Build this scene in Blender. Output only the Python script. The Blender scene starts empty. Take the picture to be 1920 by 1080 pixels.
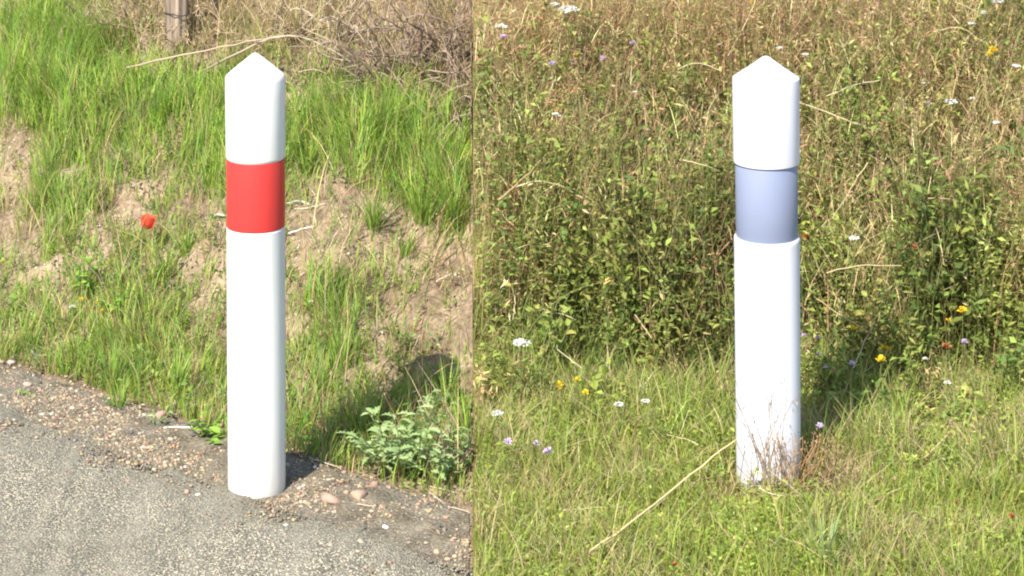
import bpy, math, random
import numpy as np
from mathutils import Vector, Matrix

# ------------------------------------------------------------------ camera, sky, sun, exposure
scn = bpy.context.scene
col = scn.collection
F, CXP, HOR, CAMH = 4150.0, 886.0, -720.0, 2.0      # focal (photo px), optical axis column, horizon row, eye height
cam = bpy.data.cameras.new('camera')
camo = bpy.data.objects.new('camera', cam); col.objects.link(camo)
camo.location = (0, 0, CAMH); camo.rotation_euler = (math.pi/2, 0, 0)
cam.sensor_width = 36; cam.lens = F*36/1920
cam.shift_x = (960-CXP)/1920; cam.shift_y = -(540-HOR)/1920
cam.clip_start = 0.05; cam.clip_end = 2000
scn.camera = camo
SUN_AZ, SUN_EL = math.radians(29), math.radians(48)  # shadows run away from the camera and to the right
w = bpy.data.worlds.new('World'); scn.world = w; w.use_nodes = True
nt = w.node_tree
sky = nt.nodes.new('ShaderNodeTexSky'); sky.sky_type = 'NISHITA'; sky.sun_disc = False
sky.sun_elevation = SUN_EL; sky.sun_rotation = math.pi + SUN_AZ
nt.links.new(sky.outputs[0], nt.nodes['Background'].inputs[0])
nt.nodes['Background'].inputs[1].default_value = 0.12
sl = bpy.data.lights.new('sun', 'SUN'); sl.energy = 4.6; sl.angle = math.radians(0.5); sl.color = (1, .95, .84)
so = bpy.data.objects.new('sun', sl); col.objects.link(so)
so.rotation_euler = Vector((math.sin(SUN_AZ)*math.cos(SUN_EL), math.cos(SUN_AZ)*math.cos(SUN_EL), -math.sin(SUN_EL))).to_track_quat('-Z', 'Y').to_euler()
so.location = (-5, -5, 10)
scn.view_settings.view_transform = 'Standard'; scn.view_settings.look = 'None'
scn.view_settings.gamma = 1; scn.view_settings.use_curve_mapping = False
scn.view_settings.exposure = 1.12
scn.render.engine = 'CYCLES'
scn.cycles.use_denoising = True; scn.cycles.denoiser = 'OPENIMAGEDENOISE'; scn.cycles.denoising_input_passes = 'RGB_ALBEDO_NORMAL'; scn.cycles.denoising_prefilter = 'ACCURATE'
scn.cycles.max_bounces = 6; scn.cycles.diffuse_bounces = 3; scn.cycles.transmission_bounces = 4
scn.cycles.pixel_filter_type = 'BLACKMAN_HARRIS'; scn.cycles.filter_width = 2.1

rng = np.random.default_rng(7)
random.seed(7)
R = rng.random
def U(a, b, n=None): return rng.uniform(a, b, n)

# ------------------------------------------------------------------ numbers: noise, terrain, pixel <-> place
_perm = np.random.default_rng(3).random((256, 256))
def vnoise(x, y):
    x = np.asarray(x, float); y = np.asarray(y, float)
    xi = np.floor(x).astype(int); yi = np.floor(y).astype(int)
    fx = x-xi; fy = y-yi; fx = fx*fx*(3-2*fx); fy = fy*fy*(3-2*fy)
    g = lambda a, b: _perm[a & 255, b & 255]
    return (g(xi, yi)*(1-fx)+g(xi+1, yi)*fx)*(1-fy) + (g(xi, yi+1)*(1-fx)+g(xi+1, yi+1)*fx)*fy
def fbm(x, y, s, o=4):
    v = 0; a = .5
    for k in range(o):
        v = v+a*vnoise(x*s+17*k, y*s+31*k); a *= .5; s *= 2.03
    return v/(1-.5**o)
def sstep(a, b, x):
    t = np.clip((x-a)/(b-a), 0, 1); return t*t*(3-2*t)
def edge_y(x): return 4.94+np.clip(-x, -50, 50)*.78
def edge_u(x, y): return (y-edge_y(x))*.79
PU = [-1e3, 0, .08, .28, .50, .9, 1.3, 1.7, 2.3, 4, 9, 1e3]
PZ = [0, 0, -.03, .0, .10, .33, .56, .77, .98, 1.2, 1.3, 1.3]
def h_left(x, y):
    u = edge_u(x, y)+ (fbm(x, y, 4.1)-.5)*.10*sstep(-.05, .25, edge_u(x, y))
    z = np.interp(u-.28*sstep(-.5, 0, x)*sstep(.1, .3, u), PU, PZ)
    m = sstep(.1, .4, u)*(1-sstep(6, 12, u))
    z = z+m*((fbm(x, y, 6.3)-.5)*.13+(fbm(x+9, y, 19.)-.5)*.05+(fbm(x, y+5, 55., 3)-.5)*.022)
    g = sstep(-.3, -.08, u)*(1-sstep(.1, .4, u))
    return z+g*(fbm(x, y, 22., 3)-.45)*.018
def h_right(x, y):
    near = 1-sstep(9, 20, np.abs(y-6))
    return (np.interp(y, [-1e3, 5.74, 6.05, 6.6, 7.1, 8, 14, 1e3], [0, 0, .13, .42, .66, .98, 1.2, 1.2])
            + near*sstep(4.25, 4.5, y)*((fbm(x+40, y, 3.1)-.5)*.07+(fbm(x+40, y, 17.)-.5)*.02))
_hr = h_right
def h_right(x, y):
    z = _hr(x, y); zl = h_left(np.full_like(np.asarray(x, float), -1e-6), y)
    return z+np.maximum(zl-z, 0)*np.exp(-np.maximum(x, 0)/.035)
def height(x, y):
    x = np.asarray(x, float); y = np.asarray(y, float)
    return np.where(x < 0, h_left(x, y), h_right(x, y))
def canopy(x, y):                                     # height of the meadow herbs above the soil
    e = 5.76+.7*(fbm(np.asarray(x)+3., np.asarray(y)*.5, 3.4, 3)-.5)
    low = .13*sstep(5.25, 5.65, y)*sstep(.45, .62, fbm(np.asarray(x)+33, y, 5.2, 2))
    return np.where(np.asarray(x) < 0, 0.0, .05+low+.33*sstep(e-.06, e+.25, y)*np.clip(.30+1.4*fbm(np.asarray(x)+70, y, 3.2, 3), .45, 1.5))
def to_px(p):
    return CXP+F*p[..., 0]/p[..., 1], HOR+F*(CAMH-p[..., 2])/p[..., 1]
def at(px, py, lift=0.0, top=False):
    """first place along the photo pixel's direction where the ground (or the herb canopy) is met"""
    Y = np.arange(4.2, 12, .004); X = (px-CXP)*Y/F; Z = CAMH-(py-HOR)*Y/F
    hh = height(X, Y)+lift+(canopy(X, Y) if top else 0)
    k = np.argmax(Z <= hh)
    return float(X[k]), float(Y[k])
def ground(x, y): return float(height(np.array(x), np.array(y)))

POSTS = [(-.494, 5.07, .072), (.682, 5.10, .078)]

# ------------------------------------------------------------------ materials
def new_mat(name):
    m = bpy.data.materials.new(name); m.use_nodes = True
    return m, m.node_tree, m.node_tree.nodes['Principled BSDF']
def leaf_mat(name, rough=.55, trans=.35, spec=.25):
    m, t, b = new_mat(name)
    a = t.nodes.new('ShaderNodeAttribute'); a.attribute_name = 'Col'
    n = t.nodes.new('ShaderNodeTexNoise'); n.inputs['Scale'].default_value = 90; n.inputs['Detail'].default_value = 2
    r = t.nodes.new('ShaderNodeMapRange'); r.inputs[3].default_value = .8; r.inputs[4].default_value = 1.2
    t.links.new(n.outputs[0], r.inputs[0])
    h = t.nodes.new('ShaderNodeHueSaturation'); t.links.new(a.outputs['Color'], h.inputs['Color']); t.links.new(r.outputs[0], h.inputs['Value'])
    t.links.new(h.outputs[0], b.inputs['Base Color'])
    b.inputs['Roughness'].default_value = rough; b.inputs['Specular IOR Level'].default_value = spec
    tr = t.nodes.new('ShaderNodeBsdfTranslucent'); t.links.new(h.outputs[0], tr.inputs[0])
    mx = t.nodes.new('ShaderNodeMixShader'); mx.inputs[0].default_value = trans
    t.links.new(b.outputs[0], mx.inputs[1]); t.links.new(tr.outputs[0], mx.inputs[2])
    t.links.new(mx.outputs[0], t.nodes['Material Output'].inputs[0])
    return m
def plain_mat(name, c, rough=.6, var=.25, scale=40, bump=.2, bscale=120, c2=None, spec=.4):
    m, t, b = new_mat(name)
    tc = t.nodes.new('ShaderNodeTexCoord')
    n = t.nodes.new('ShaderNodeTexNoise'); n.inputs['Scale'].default_value = scale; n.inputs['Detail'].default_value = 6
    t.links.new(tc.outputs['Object'], n.inputs['Vector'])
    rp = t.nodes.new('ShaderNodeValToRGB')
    c2 = c2 or tuple(v*(1-var) for v in c)
    rp.color_ramp.elements[0].position = .3; rp.color_ramp.elements[0].color = (*c2, 1)
    rp.color_ramp.elements[1].position = .7; rp.color_ramp.elements[1].color = (*c, 1)
    t.links.new(n.outputs[0], rp.inputs[0]); t.links.new(rp.outputs[0], b.inputs['Base Color'])
    b.inputs['Roughness'].default_value = rough; b.inputs['Specular IOR Level'].default_value = spec
    if bump:
        n2 = t.nodes.new('ShaderNodeTexNoise'); n2.inputs['Scale'].default_value = bscale; n2.inputs['Detail'].default_value = 4
        t.links.new(tc.outputs['Object'], n2.inputs['Vector'])
        bp = t.nodes.new('ShaderNodeBump'); bp.inputs['Strength'].default_value = bump; bp.inputs['Distance'].default_value = .004
        t.links.new(n2.outputs[0], bp.inputs['Height']); t.links.new(bp.outputs[0], b.inputs['Normal'])
    return m
M_leaf = leaf_mat('foliage', .55, .42, .2); M_dry = leaf_mat('dry_stalks', .7, .2, .15); M_petal = leaf_mat('petals', .6, .35, .15)
def stone_mat():
    m, t, b = new_mat('stone')
    a = t.nodes.new('ShaderNodeAttribute'); a.attribute_name = 'Col'
    n = t.nodes.new('ShaderNodeTexNoise'); n.inputs['Scale'].default_value = 150; n.inputs['Detail'].default_value = 5
    r = t.nodes.new('ShaderNodeMapRange'); r.inputs[3].default_value = .7; r.inputs[4].default_value = 1.25
    t.links.new(n.outputs[0], r.inputs[0])
    h = t.nodes.new('ShaderNodeHueSaturation'); t.links.new(a.outputs['Color'], h.inputs['Color']); t.links.new(r.outputs[0], h.inputs['Value'])
    t.links.new(h.outputs[0], b.inputs['Base Color']); b.inputs['Roughness'].default_value = .85; b.inputs['Specular IOR Level'].default_value = .2
    bp = t.nodes.new('ShaderNodeBump'); bp.inputs['Strength'].default_value = .35; bp.inputs['Distance'].default_value = .003
    t.links.new(n.outputs[0], bp.inputs['Height']); t.links.new(bp.outputs[0], b.inputs['Normal'])
    return m
M_stone = stone_mat()
def soil_mat(name, dark, light, third, s1=9, s2=70):
    m, t, b = new_mat(name)
    tc = t.nodes.new('ShaderNodeTexCoord'); L = t.links
    n1 = t.nodes.new('ShaderNodeTexNoise'); n1.inputs['Scale'].default_value = s1; n1.inputs['Detail'].default_value = 8
    n2 = t.nodes.new('ShaderNodeTexNoise'); n2.inputs['Scale'].default_value = s2; n2.inputs['Detail'].default_value = 5
    n3 = t.nodes.new('ShaderNodeTexNoise'); n3.inputs['Scale'].default_value = 3.1; n3.inputs['Detail'].default_value = 3
    for n in (n1, n2, n3): L.new(tc.outputs['Object'], n.inputs['Vector'])
    mx = t.nodes.new('ShaderNodeMixRGB'); mx.inputs[1].default_value = (*dark, 1); mx.inputs[2].default_value = (*light, 1)
    rp = t.nodes.new('ShaderNodeMapRange'); rp.inputs[1].default_value = .35; rp.inputs[2].default_value = .65
    L.new(n1.outputs[0], rp.inputs[0]); L.new(rp.outputs[0], mx.inputs[0])
    m2 = t.nodes.new('ShaderNodeMixRGB'); m2.inputs[2].default_value = (*third, 1); L.new(mx.outputs[0], m2.inputs[1])
    r3 = t.nodes.new('ShaderNodeMapRange'); r3.inputs[1].default_value = .45; r3.inputs[2].default_value = .62; r3.inputs[4].default_value = .7
    L.new(n3.outputs[0], r3.inputs[0]); L.new(r3.outputs[0], m2.inputs[0])
    hs = t.nodes.new('ShaderNodeHueSaturation'); r2 = t.nodes.new('ShaderNodeMapRange'); r2.inputs[1].default_value = .3; r2.inputs[2].default_value = .7; r2.inputs[3].default_value = .65; r2.inputs[4].default_value = 1.3
    L.new(n2.outputs[0], r2.inputs[0]); L.new(r2.outputs[0], hs.inputs['Value']); L.new(m2.outputs[0], hs.inputs['Color'])
    L.new(hs.outputs[0], b.inputs['Base Color']); b.inputs['Roughness'].default_value = .95; b.inputs['Specular IOR Level'].default_value = .1
    bp = t.nodes.new('ShaderNodeBump'); bp.inputs['Strength'].default_value = .8; bp.inputs['Distance'].default_value = .012
    L.new(n2.outputs[0], bp.inputs['Height']); L.new(bp.outputs[0], b.inputs['Normal'])
    return m
M_soil = soil_mat('bank_soil', (.14, .10, .065), (.27, .205, .135), (.32, .235, .165))
M_thatch = soil_mat('meadow_soil', (.10, .075, .03), (.20, .16, .06), (.14, .16, .04), 14, 90)
M_gravelbed = soil_mat('gravel_bed', (.12, .10, .07), (.22, .185, .135), (.17, .155, .125), 14, 130)
M_asphalt = soil_mat('asphalt', (.23, .21, .16), (.31, .285, .22), (.27, .25, .20), 12, 190)

# ------------------------------------------------------------------ mesh building
def raw_mesh(name, V, T, C=None, smooth=False):
    V = np.ascontiguousarray(V, np.float32).reshape(-1, 3); T = np.ascontiguousarray(T, np.int32)
    k = T.shape[1]
    me = bpy.data.meshes.new(name)
    me.vertices.add(len(V)); me.vertices.foreach_set('co', V.ravel())
    me.loops.add(T.size); me.loops.foreach_set('vertex_index', T.ravel())
    me.polygons.add(len(T)); me.polygons.foreach_set('loop_start', np.arange(0, T.size, k, dtype=np.int32))
    if smooth: me.polygons.foreach_set('use_smooth', np.ones(len(T), bool))
    me.update(calc_edges=True)
    if C is not None:
        a = me.color_attributes.new('Col', 'FLOAT_COLOR', 'POINT')
        C = np.asarray(C, np.float32).reshape(-1, 3)
        a.data.foreach_set('color', np.concatenate([C, np.ones((len(C), 1), np.float32)], 1).ravel())
    return me
class Bag:
    def __init__(s): s.V = []; s.T = []; s.C = []; s.n = 0
    def add(s, V, T, C):
        V = V.reshape(-1, 3)
        if len(V) == 0: return
        s.V.append(V); s.T.append(T.reshape(-1, 3)+s.n); s.C.append(np.broadcast_to(C, V.shape) if np.ndim(C) == 1 else C.reshape(-1, 3)); s.n += len(V)
    def mesh(s, name, smooth=False):
        return raw_mesh(name, np.concatenate(s.V), np.concatenate(s.T), np.concatenate(s.C), smooth)
    def obj(s, name, mat, parent=None, origin=None, smooth=False):
        if origin is not None: s.V = [v-np.array(origin) for v in s.V]
        me = s.mesh(name, smooth); me.materials.append(mat)
        o = link(name, me, parent)
        if origin is not None and parent is None: o.location = origin
        return o
def link(name, me, parent=None):
    o = bpy.data.objects.new(name, me); col.objects.link(o)
    if parent is not None: o.parent = parent
    return o
def tag(o, label=None, cat=None, group=None, kind=None):
    if label: o['label'] = label
    if cat: o['category'] = cat
    if group: o['group'] = group
    if kind: o['kind'] = kind
    return o
def empty(name, loc, label, cat, group=None, rz=0):
    o = bpy.data.objects.new(name, None); col.objects.link(o); o.location = loc; o.rotation_euler.z = rz
    o.empty_display_size = .05
    return tag(o, label, cat, group)

def seam(P, root):
    """keep a plant on its own side of the straight border x = 0: lean away, then trim"""
    s = np.where(root[:, 0] < 0, -1.0, 1.0)
    bad = (P[..., 0]*s[:, None] < .003).any(1) & (R(len(P)) < .5)
    P[bad, :, 0] = 2*root[bad, None, 0]-P[bad, :, 0]
    P[..., 0] = np.where(s[:, None] < 0, np.minimum(P[..., 0], -.002), np.maximum(P[..., 0], .002))
    return P
def blades(root, L, W, az, lean, curve, c0, c1, n=4, face=None):
    """curved tapering strips; returns V,T,C"""
    N = len(root); t = np.linspace(0, 1, n+1)
    th = lean[:, None]+curve[:, None]*t[None, :]**1.3
    ds = (L/n)[:, None]
    dx = np.concatenate([np.zeros((N, 1)), np.cumsum(np.sin(th[:, :-1])*ds, 1)], 1)
    dz = np.concatenate([np.zeros((N, 1)), np.cumsum(np.cos(th[:, :-1])*ds, 1)], 1)
    cen = np.stack([root[:, None, 0]+dx*np.cos(az)[:, None], root[:, None, 1]+dx*np.sin(az)[:, None], root[:, None, 2]+dz], 2)
    f = az+np.pi/2 if face is None else face
    wv = np.stack([np.cos(f), np.sin(f), np.zeros(N)], 1)[:, None, :]
    prof = np.minimum(1, .55+1.5*t)*(1-t**2.2)
    wd = (W[:, None]*prof[None, :])[..., None]*.5
    P = np.concatenate([cen-wv*wd, cen+wv*wd], 1)          # (N,2(n+1),3)
    P[:, n] = cen[:, n]; P[:, 2*n+1] = cen[:, n]
    P = seam(P, root)
    T = []
    for i in range(n):
        a, b, c, d = i, i+1, n+1+i, n+2+i
        T.append((a, c, b))
        if i < n-1: T.append((b, c, d))
    T = np.array(T)[None]+(np.arange(N)*(2*n+2))[:, None, None]
    C = c0[:, None, :]*(1-t[None, :, None])+c1[:, None, :]*t[None, :, None]
    C = np.concatenate([C, C], 1)
    return P, T, C
def tubes(P, r0, r1, C, k=3):
    """P (N,m,3) polylines -> thin k-sided tubes"""
    N, m, _ = P.shape
    d = np.gradient(P, axis=1); d /= np.linalg.norm(d, axis=2, keepdims=True)+1e-9
    a = np.cross(d, np.array([.3, .2, .93])); a /= np.linalg.norm(a, axis=2, keepdims=True)+1e-9
    b = np.cross(d, a)
    rr = (np.asarray(r0).reshape(-1, 1)*(1-np.linspace(0, 1, m))+np.asarray(r1).reshape(-1, 1)*np.linspace(0, 1, m))
    rr = np.broadcast_to(rr, (N, m))
    V = np.stack([P+rr[..., None]*(a*math.cos(2*math.pi*j/k)+b*math.sin(2*math.pi*j/k)) for j in range(k)], 2)  # N,m,k,3
    T = []
    for i in range(m-1):
        for j in range(k):
            p, q = i*k+j, i*k+(j+1) % k
            T += [(p, q, p+k), (q, q+k, p+k)]
    T = np.array(T)[None]+(np.arange(N)*m*k)[:, None, None]
    Cc = np.broadcast_to(np.asarray(C).reshape(-1, 1, 1, 3), V.shape)
    return V, T, Cc
def unit(v): return v/(np.linalg.norm(v, axis=-1, keepdims=True)+1e-9)
def rand_dirs(n): return unit(rng.normal(size=(n, 3)))
def leaflets(c, d, L, W, C, fold=.25, six=True):
    """pointed leaves at c (base), along d"""
    N = len(c); d = unit(d)
    up = unit(np.array([0, 0, 1.])+rng.normal(size=(N, 3))*.45)
    s = unit(np.cross(d, up)); nrm = np.cross(s, d)
    Lc, Wc = L[:, None], W[:, None]
    if six:
        P = np.stack([c, c+d*Lc*.35-s*Wc*.5+nrm*Wc*fold, c+d*Lc*.35+s*Wc*.5+nrm*Wc*fold,
                      c+d*Lc*.72-s*Wc*.36+nrm*Wc*fold*.4, c+d*Lc*.72+s*Wc*.36+nrm*Wc*fold*.4, c+d*Lc-nrm*Lc*.12, c+d*Lc*.5], 1)
        T = np.array([(0, 6, 1), (0, 2, 6), (1, 6, 3), (2, 4, 6), (3, 6, 5), (6, 4, 5)])
    else:
        P = np.stack([c, c+d*Lc*.45-s*Wc*.5+nrm*Wc*fold, c+d*Lc*.45+s*Wc*.5+nrm*Wc*fold, c+d*Lc], 1)
        T = np.array([(0, 3, 1), (0, 2, 3)])
    T = T[None]+(np.arange(N)*P.shape[1])[:, None, None]
    return P, T, np.broadcast_to(C[:, None, :], P.shape)
ICO = None
def ico():
    global ICO
    if ICO is None:
        import bmesh
        bm = bmesh.new(); bmesh.ops.create_icosphere(bm, subdivisions=1, radius=1)
        ICO = (np.array([v.co[:] for v in bm.verts]), np.array([[v.index for v in f.verts] for f in bm.faces])); bm.free()
    return ICO
OCT = (np.array([(1, 0, 0), (.31, .95, 0), (-.81, .59, 0), (-.81, -.59, 0), (.31, -.95, 0), (.2, .1, 1.), (-.1, 0, -1.)]),
       np.array([(i, (i+1) % 5, 5) for i in range(5)]+[((i+1) % 5, i, 6) for i in range(5)]))
def pebbles(c, r, flat, C, base=None):
    bv, bt = base or ico(); N = len(c); k = len(bv)
    jit = 1+rng.normal(size=(N, k))*.16
    V = bv[None]*jit[..., None]
    sc = np.stack([np.ones(N), U(.6, .95, N), flat], 1)*r[:, None]
    V = V*sc[:, None, :]
    ax, az = rng.normal(size=N)*.25, U(0, 6.28, N)
    y = V[..., 1]*np.cos(ax)[:, None]-V[..., 2]*np.sin(ax)[:, None]; z = V[..., 1]*np.sin(ax)[:, None]+V[..., 2]*np.cos(ax)[:, None]; x = V[..., 0]
    V = np.stack([x*np.cos(az)[:, None]-y*np.sin(az)[:, None], x*np.sin(az)[:, None]+y*np.cos(az)[:, None], z], 2)+c[:, None, :]
    return V, bt[None]+(np.arange(N)*k)[:, None, None], np.broadcast_to(C[:, None, :], V.shape)
def pick(pal, n, wts=None, jit=.15):
    pal = np.array(pal, float); i = rng.choice(len(pal), n, p=None if wts is None else np.array(wts)/np.sum(wts))
    return np.clip(pal[i]*(1+rng.normal(size=(n, 1))*jit)*(1+rng.normal(size=(n, 3))*jit*.35), .005, .95)
def scatter(n, x0, x1, y0, y1):
    x = U(x0, x1, n); y = U(y0, y1, n)
    P = np.stack([x, y, height(x, y)], 1)
    ok = np.ones(n, bool)
    for (a, b, r) in POSTS: ok &= (x-a)**2+(y-b)**2 > (r+.006)**2
    return P[ok]
def keep(P, prob): return P[R(len(P)) < prob]

# ------------------------------------------------------------------ the setting
def axis(lo, hi, a, b, step, grow=1.25):
    mid = list(np.arange(a, b+1e-6, step)); s = step
    up = []; v = b
    while v < hi: s *= grow; v = min(hi, v+s); up.append(v)
    s = step; dn = []; v = a
    while v > lo: s *= grow; v = max(lo, v-s); dn.append(v)
    return np.array(dn[::-1]+mid+up)
def sheet(name, xs, ys, fn, mat):
    X, Y = np.meshgrid(xs, ys); Z = fn(X, Y)
    V = np.stack([X, Y, Z], 2).reshape(-1, 3); nx = len(xs)
    i = (np.arange(len(ys)-1)[:, None]*nx+np.arange(nx-1)[None]).ravel()
    me = raw_mesh(name, V, np.stack([i, i+1, i+nx+1, i+nx], 1), None, True); me.materials.append(mat)
    return link(name, me)
ysx = axis(-60, 300, 4.2, 8.4, .0125)
def ax_left():
    a = axis(-300, 0, -2.0, 0.0, .0125); return a[a <= 1e-6]
bank = sheet('bank', ax_left(), ysx, h_left, M_soil)
tag(bank, 'eroded earth bank rising behind the gravel road edge', 'bank', kind='structure')
axr = axis(0, 300, 0.0, 1.9, .02); axr = axr[axr >= -1e-6]
mead = sheet('meadow_ground', axr, axis(-60, 300, 4.3, 8.6, .02), h_right, M_thatch)
tag(mead, 'mossy soil and thatch under the meadow plants', 'ground', kind='structure')

# road: ragged edge, lies 6 mm above the sheet
sx = np.concatenate([axis(-200, 0, -2.2, 0, .012)]); sx = sx[sx <= 1e-6]
ye = edge_y(sx)-.33+(fbm(sx, sx*0, 5.)-.5)*.16+(fbm(sx, sx*0+4, 28.)-.5)*.07
sx = np.append(sx, [0.0005, 200]); ye = np.append(ye, [4.25, 4.25])
n = len(sx)
V = np.concatenate([np.stack([sx, ye, np.full(n, .002)], 1), np.stack([sx, ye-.012, np.full(n, .009)], 1), np.stack([sx, np.full(n, -50.), np.full(n, .009)], 1)])
i = np.arange(n-1)
Q = np.concatenate([np.stack([i+n, i+n+1, i+1, i], 1), np.stack([i+2*n, i+2*n+1, i+n+1, i+n], 1)])
me = raw_mesh('road', V, Q); me.materials.append(M_asphalt)
road = tag(link('road', me), 'worn chip-sealed asphalt road with a ragged edge', 'road', kind='structure')

# aggregate in the road surface
def chips():
    n = 80000
    x = U(-1.75, 0, n); y = U(4.3, 6.2, n)
    d = y-(edge_y(x)-.33)
    ok = (d < .0) | (R(n) < np.exp(-np.maximum(d, 0)*8)*.5)
    ok &= d < .3
    x, y, d = x[ok], y[ok], d[ok]
    r = U(.0018, .0042, len(x))
    z = np.where(d < 0, .009, height(x, y)+.004)+r*.02
    patch = fbm(x, y, 4.)
    C = pick([(.38, .335, .25), (.33, .295, .225), (.28, .25, .195), (.20, .185, .15), (.41, .355, .26)], len(x), [3, 3, 3, 1.4, .8], .08)
    C = C*(.50+.96*patch)[:, None]*(1-.28*np.exp(-((d+.02)/.09)**2))[:, None]
    b = Bag(); b.add(*pebbles(np.stack([x, y, z], 1), r, np.full(len(x), .45), C, OCT))
    return b
o = chips().obj('aggregate', M_stone, road); o['kind'] = 'stuff'

# dirt shoulder between asphalt and bank
def shoulder():
    xs = axis(-40, 0, -2.0, 0, .012); xs = xs[xs <= 1e-6]; us = np.linspace(-.62, .0, 52)
    X, Uu = np.meshgrid(xs, us); Y = edge_y(X)+Uu/.79
    Y[-1] += (fbm(xs, xs*0+2, 13.)-.4)*.12
    Z = h_left(X, Y)+.004; Z[-1] -= .02; Z[0] -= .02
    nx = len(xs); i = (np.arange(51)[:, None]*nx+np.arange(nx-1)[None]).ravel()
    me = raw_mesh('gravel_shoulder', np.stack([X, Y, Z], 2), np.stack([i, i+1, i+nx+1, i+nx], 1), None, True); me.materials.append(M_gravelbed)
    return tag(link('gravel_shoulder', me), 'brown dirt and gravel shoulder between asphalt and bank', 'shoulder', kind='structure')
shld = shoulder()
# gravel shoulder: fine gravel as one mass, the larger pebbles one by one
GPAL = [(.44, .34, .25), (.36, .30, .23), (.24, .215, .18), (.15, .14, .125), (.52, .42, .32), (.45, .29, .20), (.6, .53, .44)]
GW = [3, 3, 3, 2, 2, 1.3, .6]
def fine_gravel():
    n = 30000
    x = U(-1.9, -.004, n); u = rng.normal(size=n)*.10-.16
    y = edge_y(x)+u/.79
    ok = (u < .06) & (u > -.5); x, y, u = x[ok], y[ok], u[ok]
    dens = fbm(x, y, 9.)
    ok = R(len(x)) < 2.4*(dens-.44)
    x, y = x[ok], y[ok]
    r = U(.0016, .0042, len(x))*(.8+1.2*R(len(x))**4)
    z = np.maximum(height(x, y), np.where(edge_u(x, y) < -.28, .008, -1))+.004+r*.1
    ok = np.ones(len(x), bool)
    for (a, b_, rr) in POSTS: ok &= (x-a)**2+(y-b_)**2 > (rr+.004)**2
    C = pick(GPAL, len(x), GW, .2)*np.array([.74, .70, .62])
    b = Bag(); b.add(*pebbles(np.stack([x, y, z], 1)[ok], r[ok], U(.5, .8, len(x))[ok], C[ok]))
    return b
gb = fine_gravel().obj('gravel', M_stone)
tag(gb, 'loose fine pinkish grey gravel along the asphalt edge', 'gravel', kind='stuff')
def stone_mesh(seed, C):
    g = np.random.default_rng(seed); import bmesh
    bm = bmesh.new(); bmesh.ops.create_icosphere(bm, subdivisions=2, radius=1)
    V = np.array([v.co[:] for v in bm.verts]); T = np.array([[v.index for v in f.verts] for f in bm.faces]); bm.free()
    for k in range(11):                                  # flat facets
        d = unit(g.normal(size=3)); c = g.uniform(.42, .75); s = V@d
        V = V-np.maximum(0, s-c)[:, None]*d*.9
    V *= np.array([1, g.uniform(.6, .85), g.uniform(.4, .6)])
    me = raw_mesh('stone', V, T, np.tile(np.array(C), (len(V), 1))); me.materials.append(M_stone)
    return me
smesh = [stone_mesh(k, np.array(GPAL[k % 7])*(.8+.1*(k % 3))) for k in range(14)]
k = 0
while k < 230:
    x = random.uniform(-1.5, -.01); u = random.gauss(-.15, .11)
    if not -.42 < u < .02: continue
    y = float(edge_y(x))+u/.79
    if any((x-a)**2+(y-b)**2 < (rr+.02)**2 for a, b, rr in POSTS): continue
    r = random.choice([.004, .005, .005, .006, .007, .008, .010])
    o = link('pebble', random.choice(smesh), shld)
    o.location = (x, y, max(ground(x, y)+.004, .009 if u < -.27 else -1)+r*.1); o.scale = (r,)*3
    o.rotation_euler = (random.uniform(-.3, .3), random.uniform(-.3, .3), random.uniform(0, 6.28)); k += 1
SG = None
STONES = [(622, 942, .030, 'blunt pale pink stone lying beside the white post on the gravel'),
          (672, 936, .031, 'angular pink brown stone with a pale edge on the gravel'),
          (700, 912, .024, 'flat rosy stone half buried under the grey green weed'),
          (300, 782, .034, 'large pink stone at the grass edge of the gravel'),
          (371, 936, .013, 'small bright cream stone on the gravel left of the post'),
          (240, 908, .014, 'reddish pebble in the asphalt edge gravel'),
          (258, 918, .011, 'cream and rust pebble beside the reddish one'),
          (52, 725, .016, 'pale pink chunk in the gravel where the grass begins'),
          (20, 685, .017, 'white speckled pink stone at the foot of the bank grass'),
          (722, 993, .010, 'small white stone on the dark gravel'),
          (820, 1040, .011, 'orange pink stone alone on the dark grey gravel')]
for j, (px, py, r, lab) in enumerate(STONES):
    x, y = at(px, py)
    me = stone_mesh(50+j, [(.36, .235, .18), (.36, .25, .18), (.32, .20, .15), (.36, .23, .17), (.75, .66, .55), (.5, .27, .2), (.5, .35, .25), (.42, .31, .25), (.42, .34, .28), (.7, .68, .65), (.55, .34, .22)][j])
    o = tag(link('stone', me), lab, 'stone')
    o.location = (x, y, max(ground(x, y), .004)+r*.12); o.scale = (r, r, r); o.rotation_euler = (0, 0, j*1.7)

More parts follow.
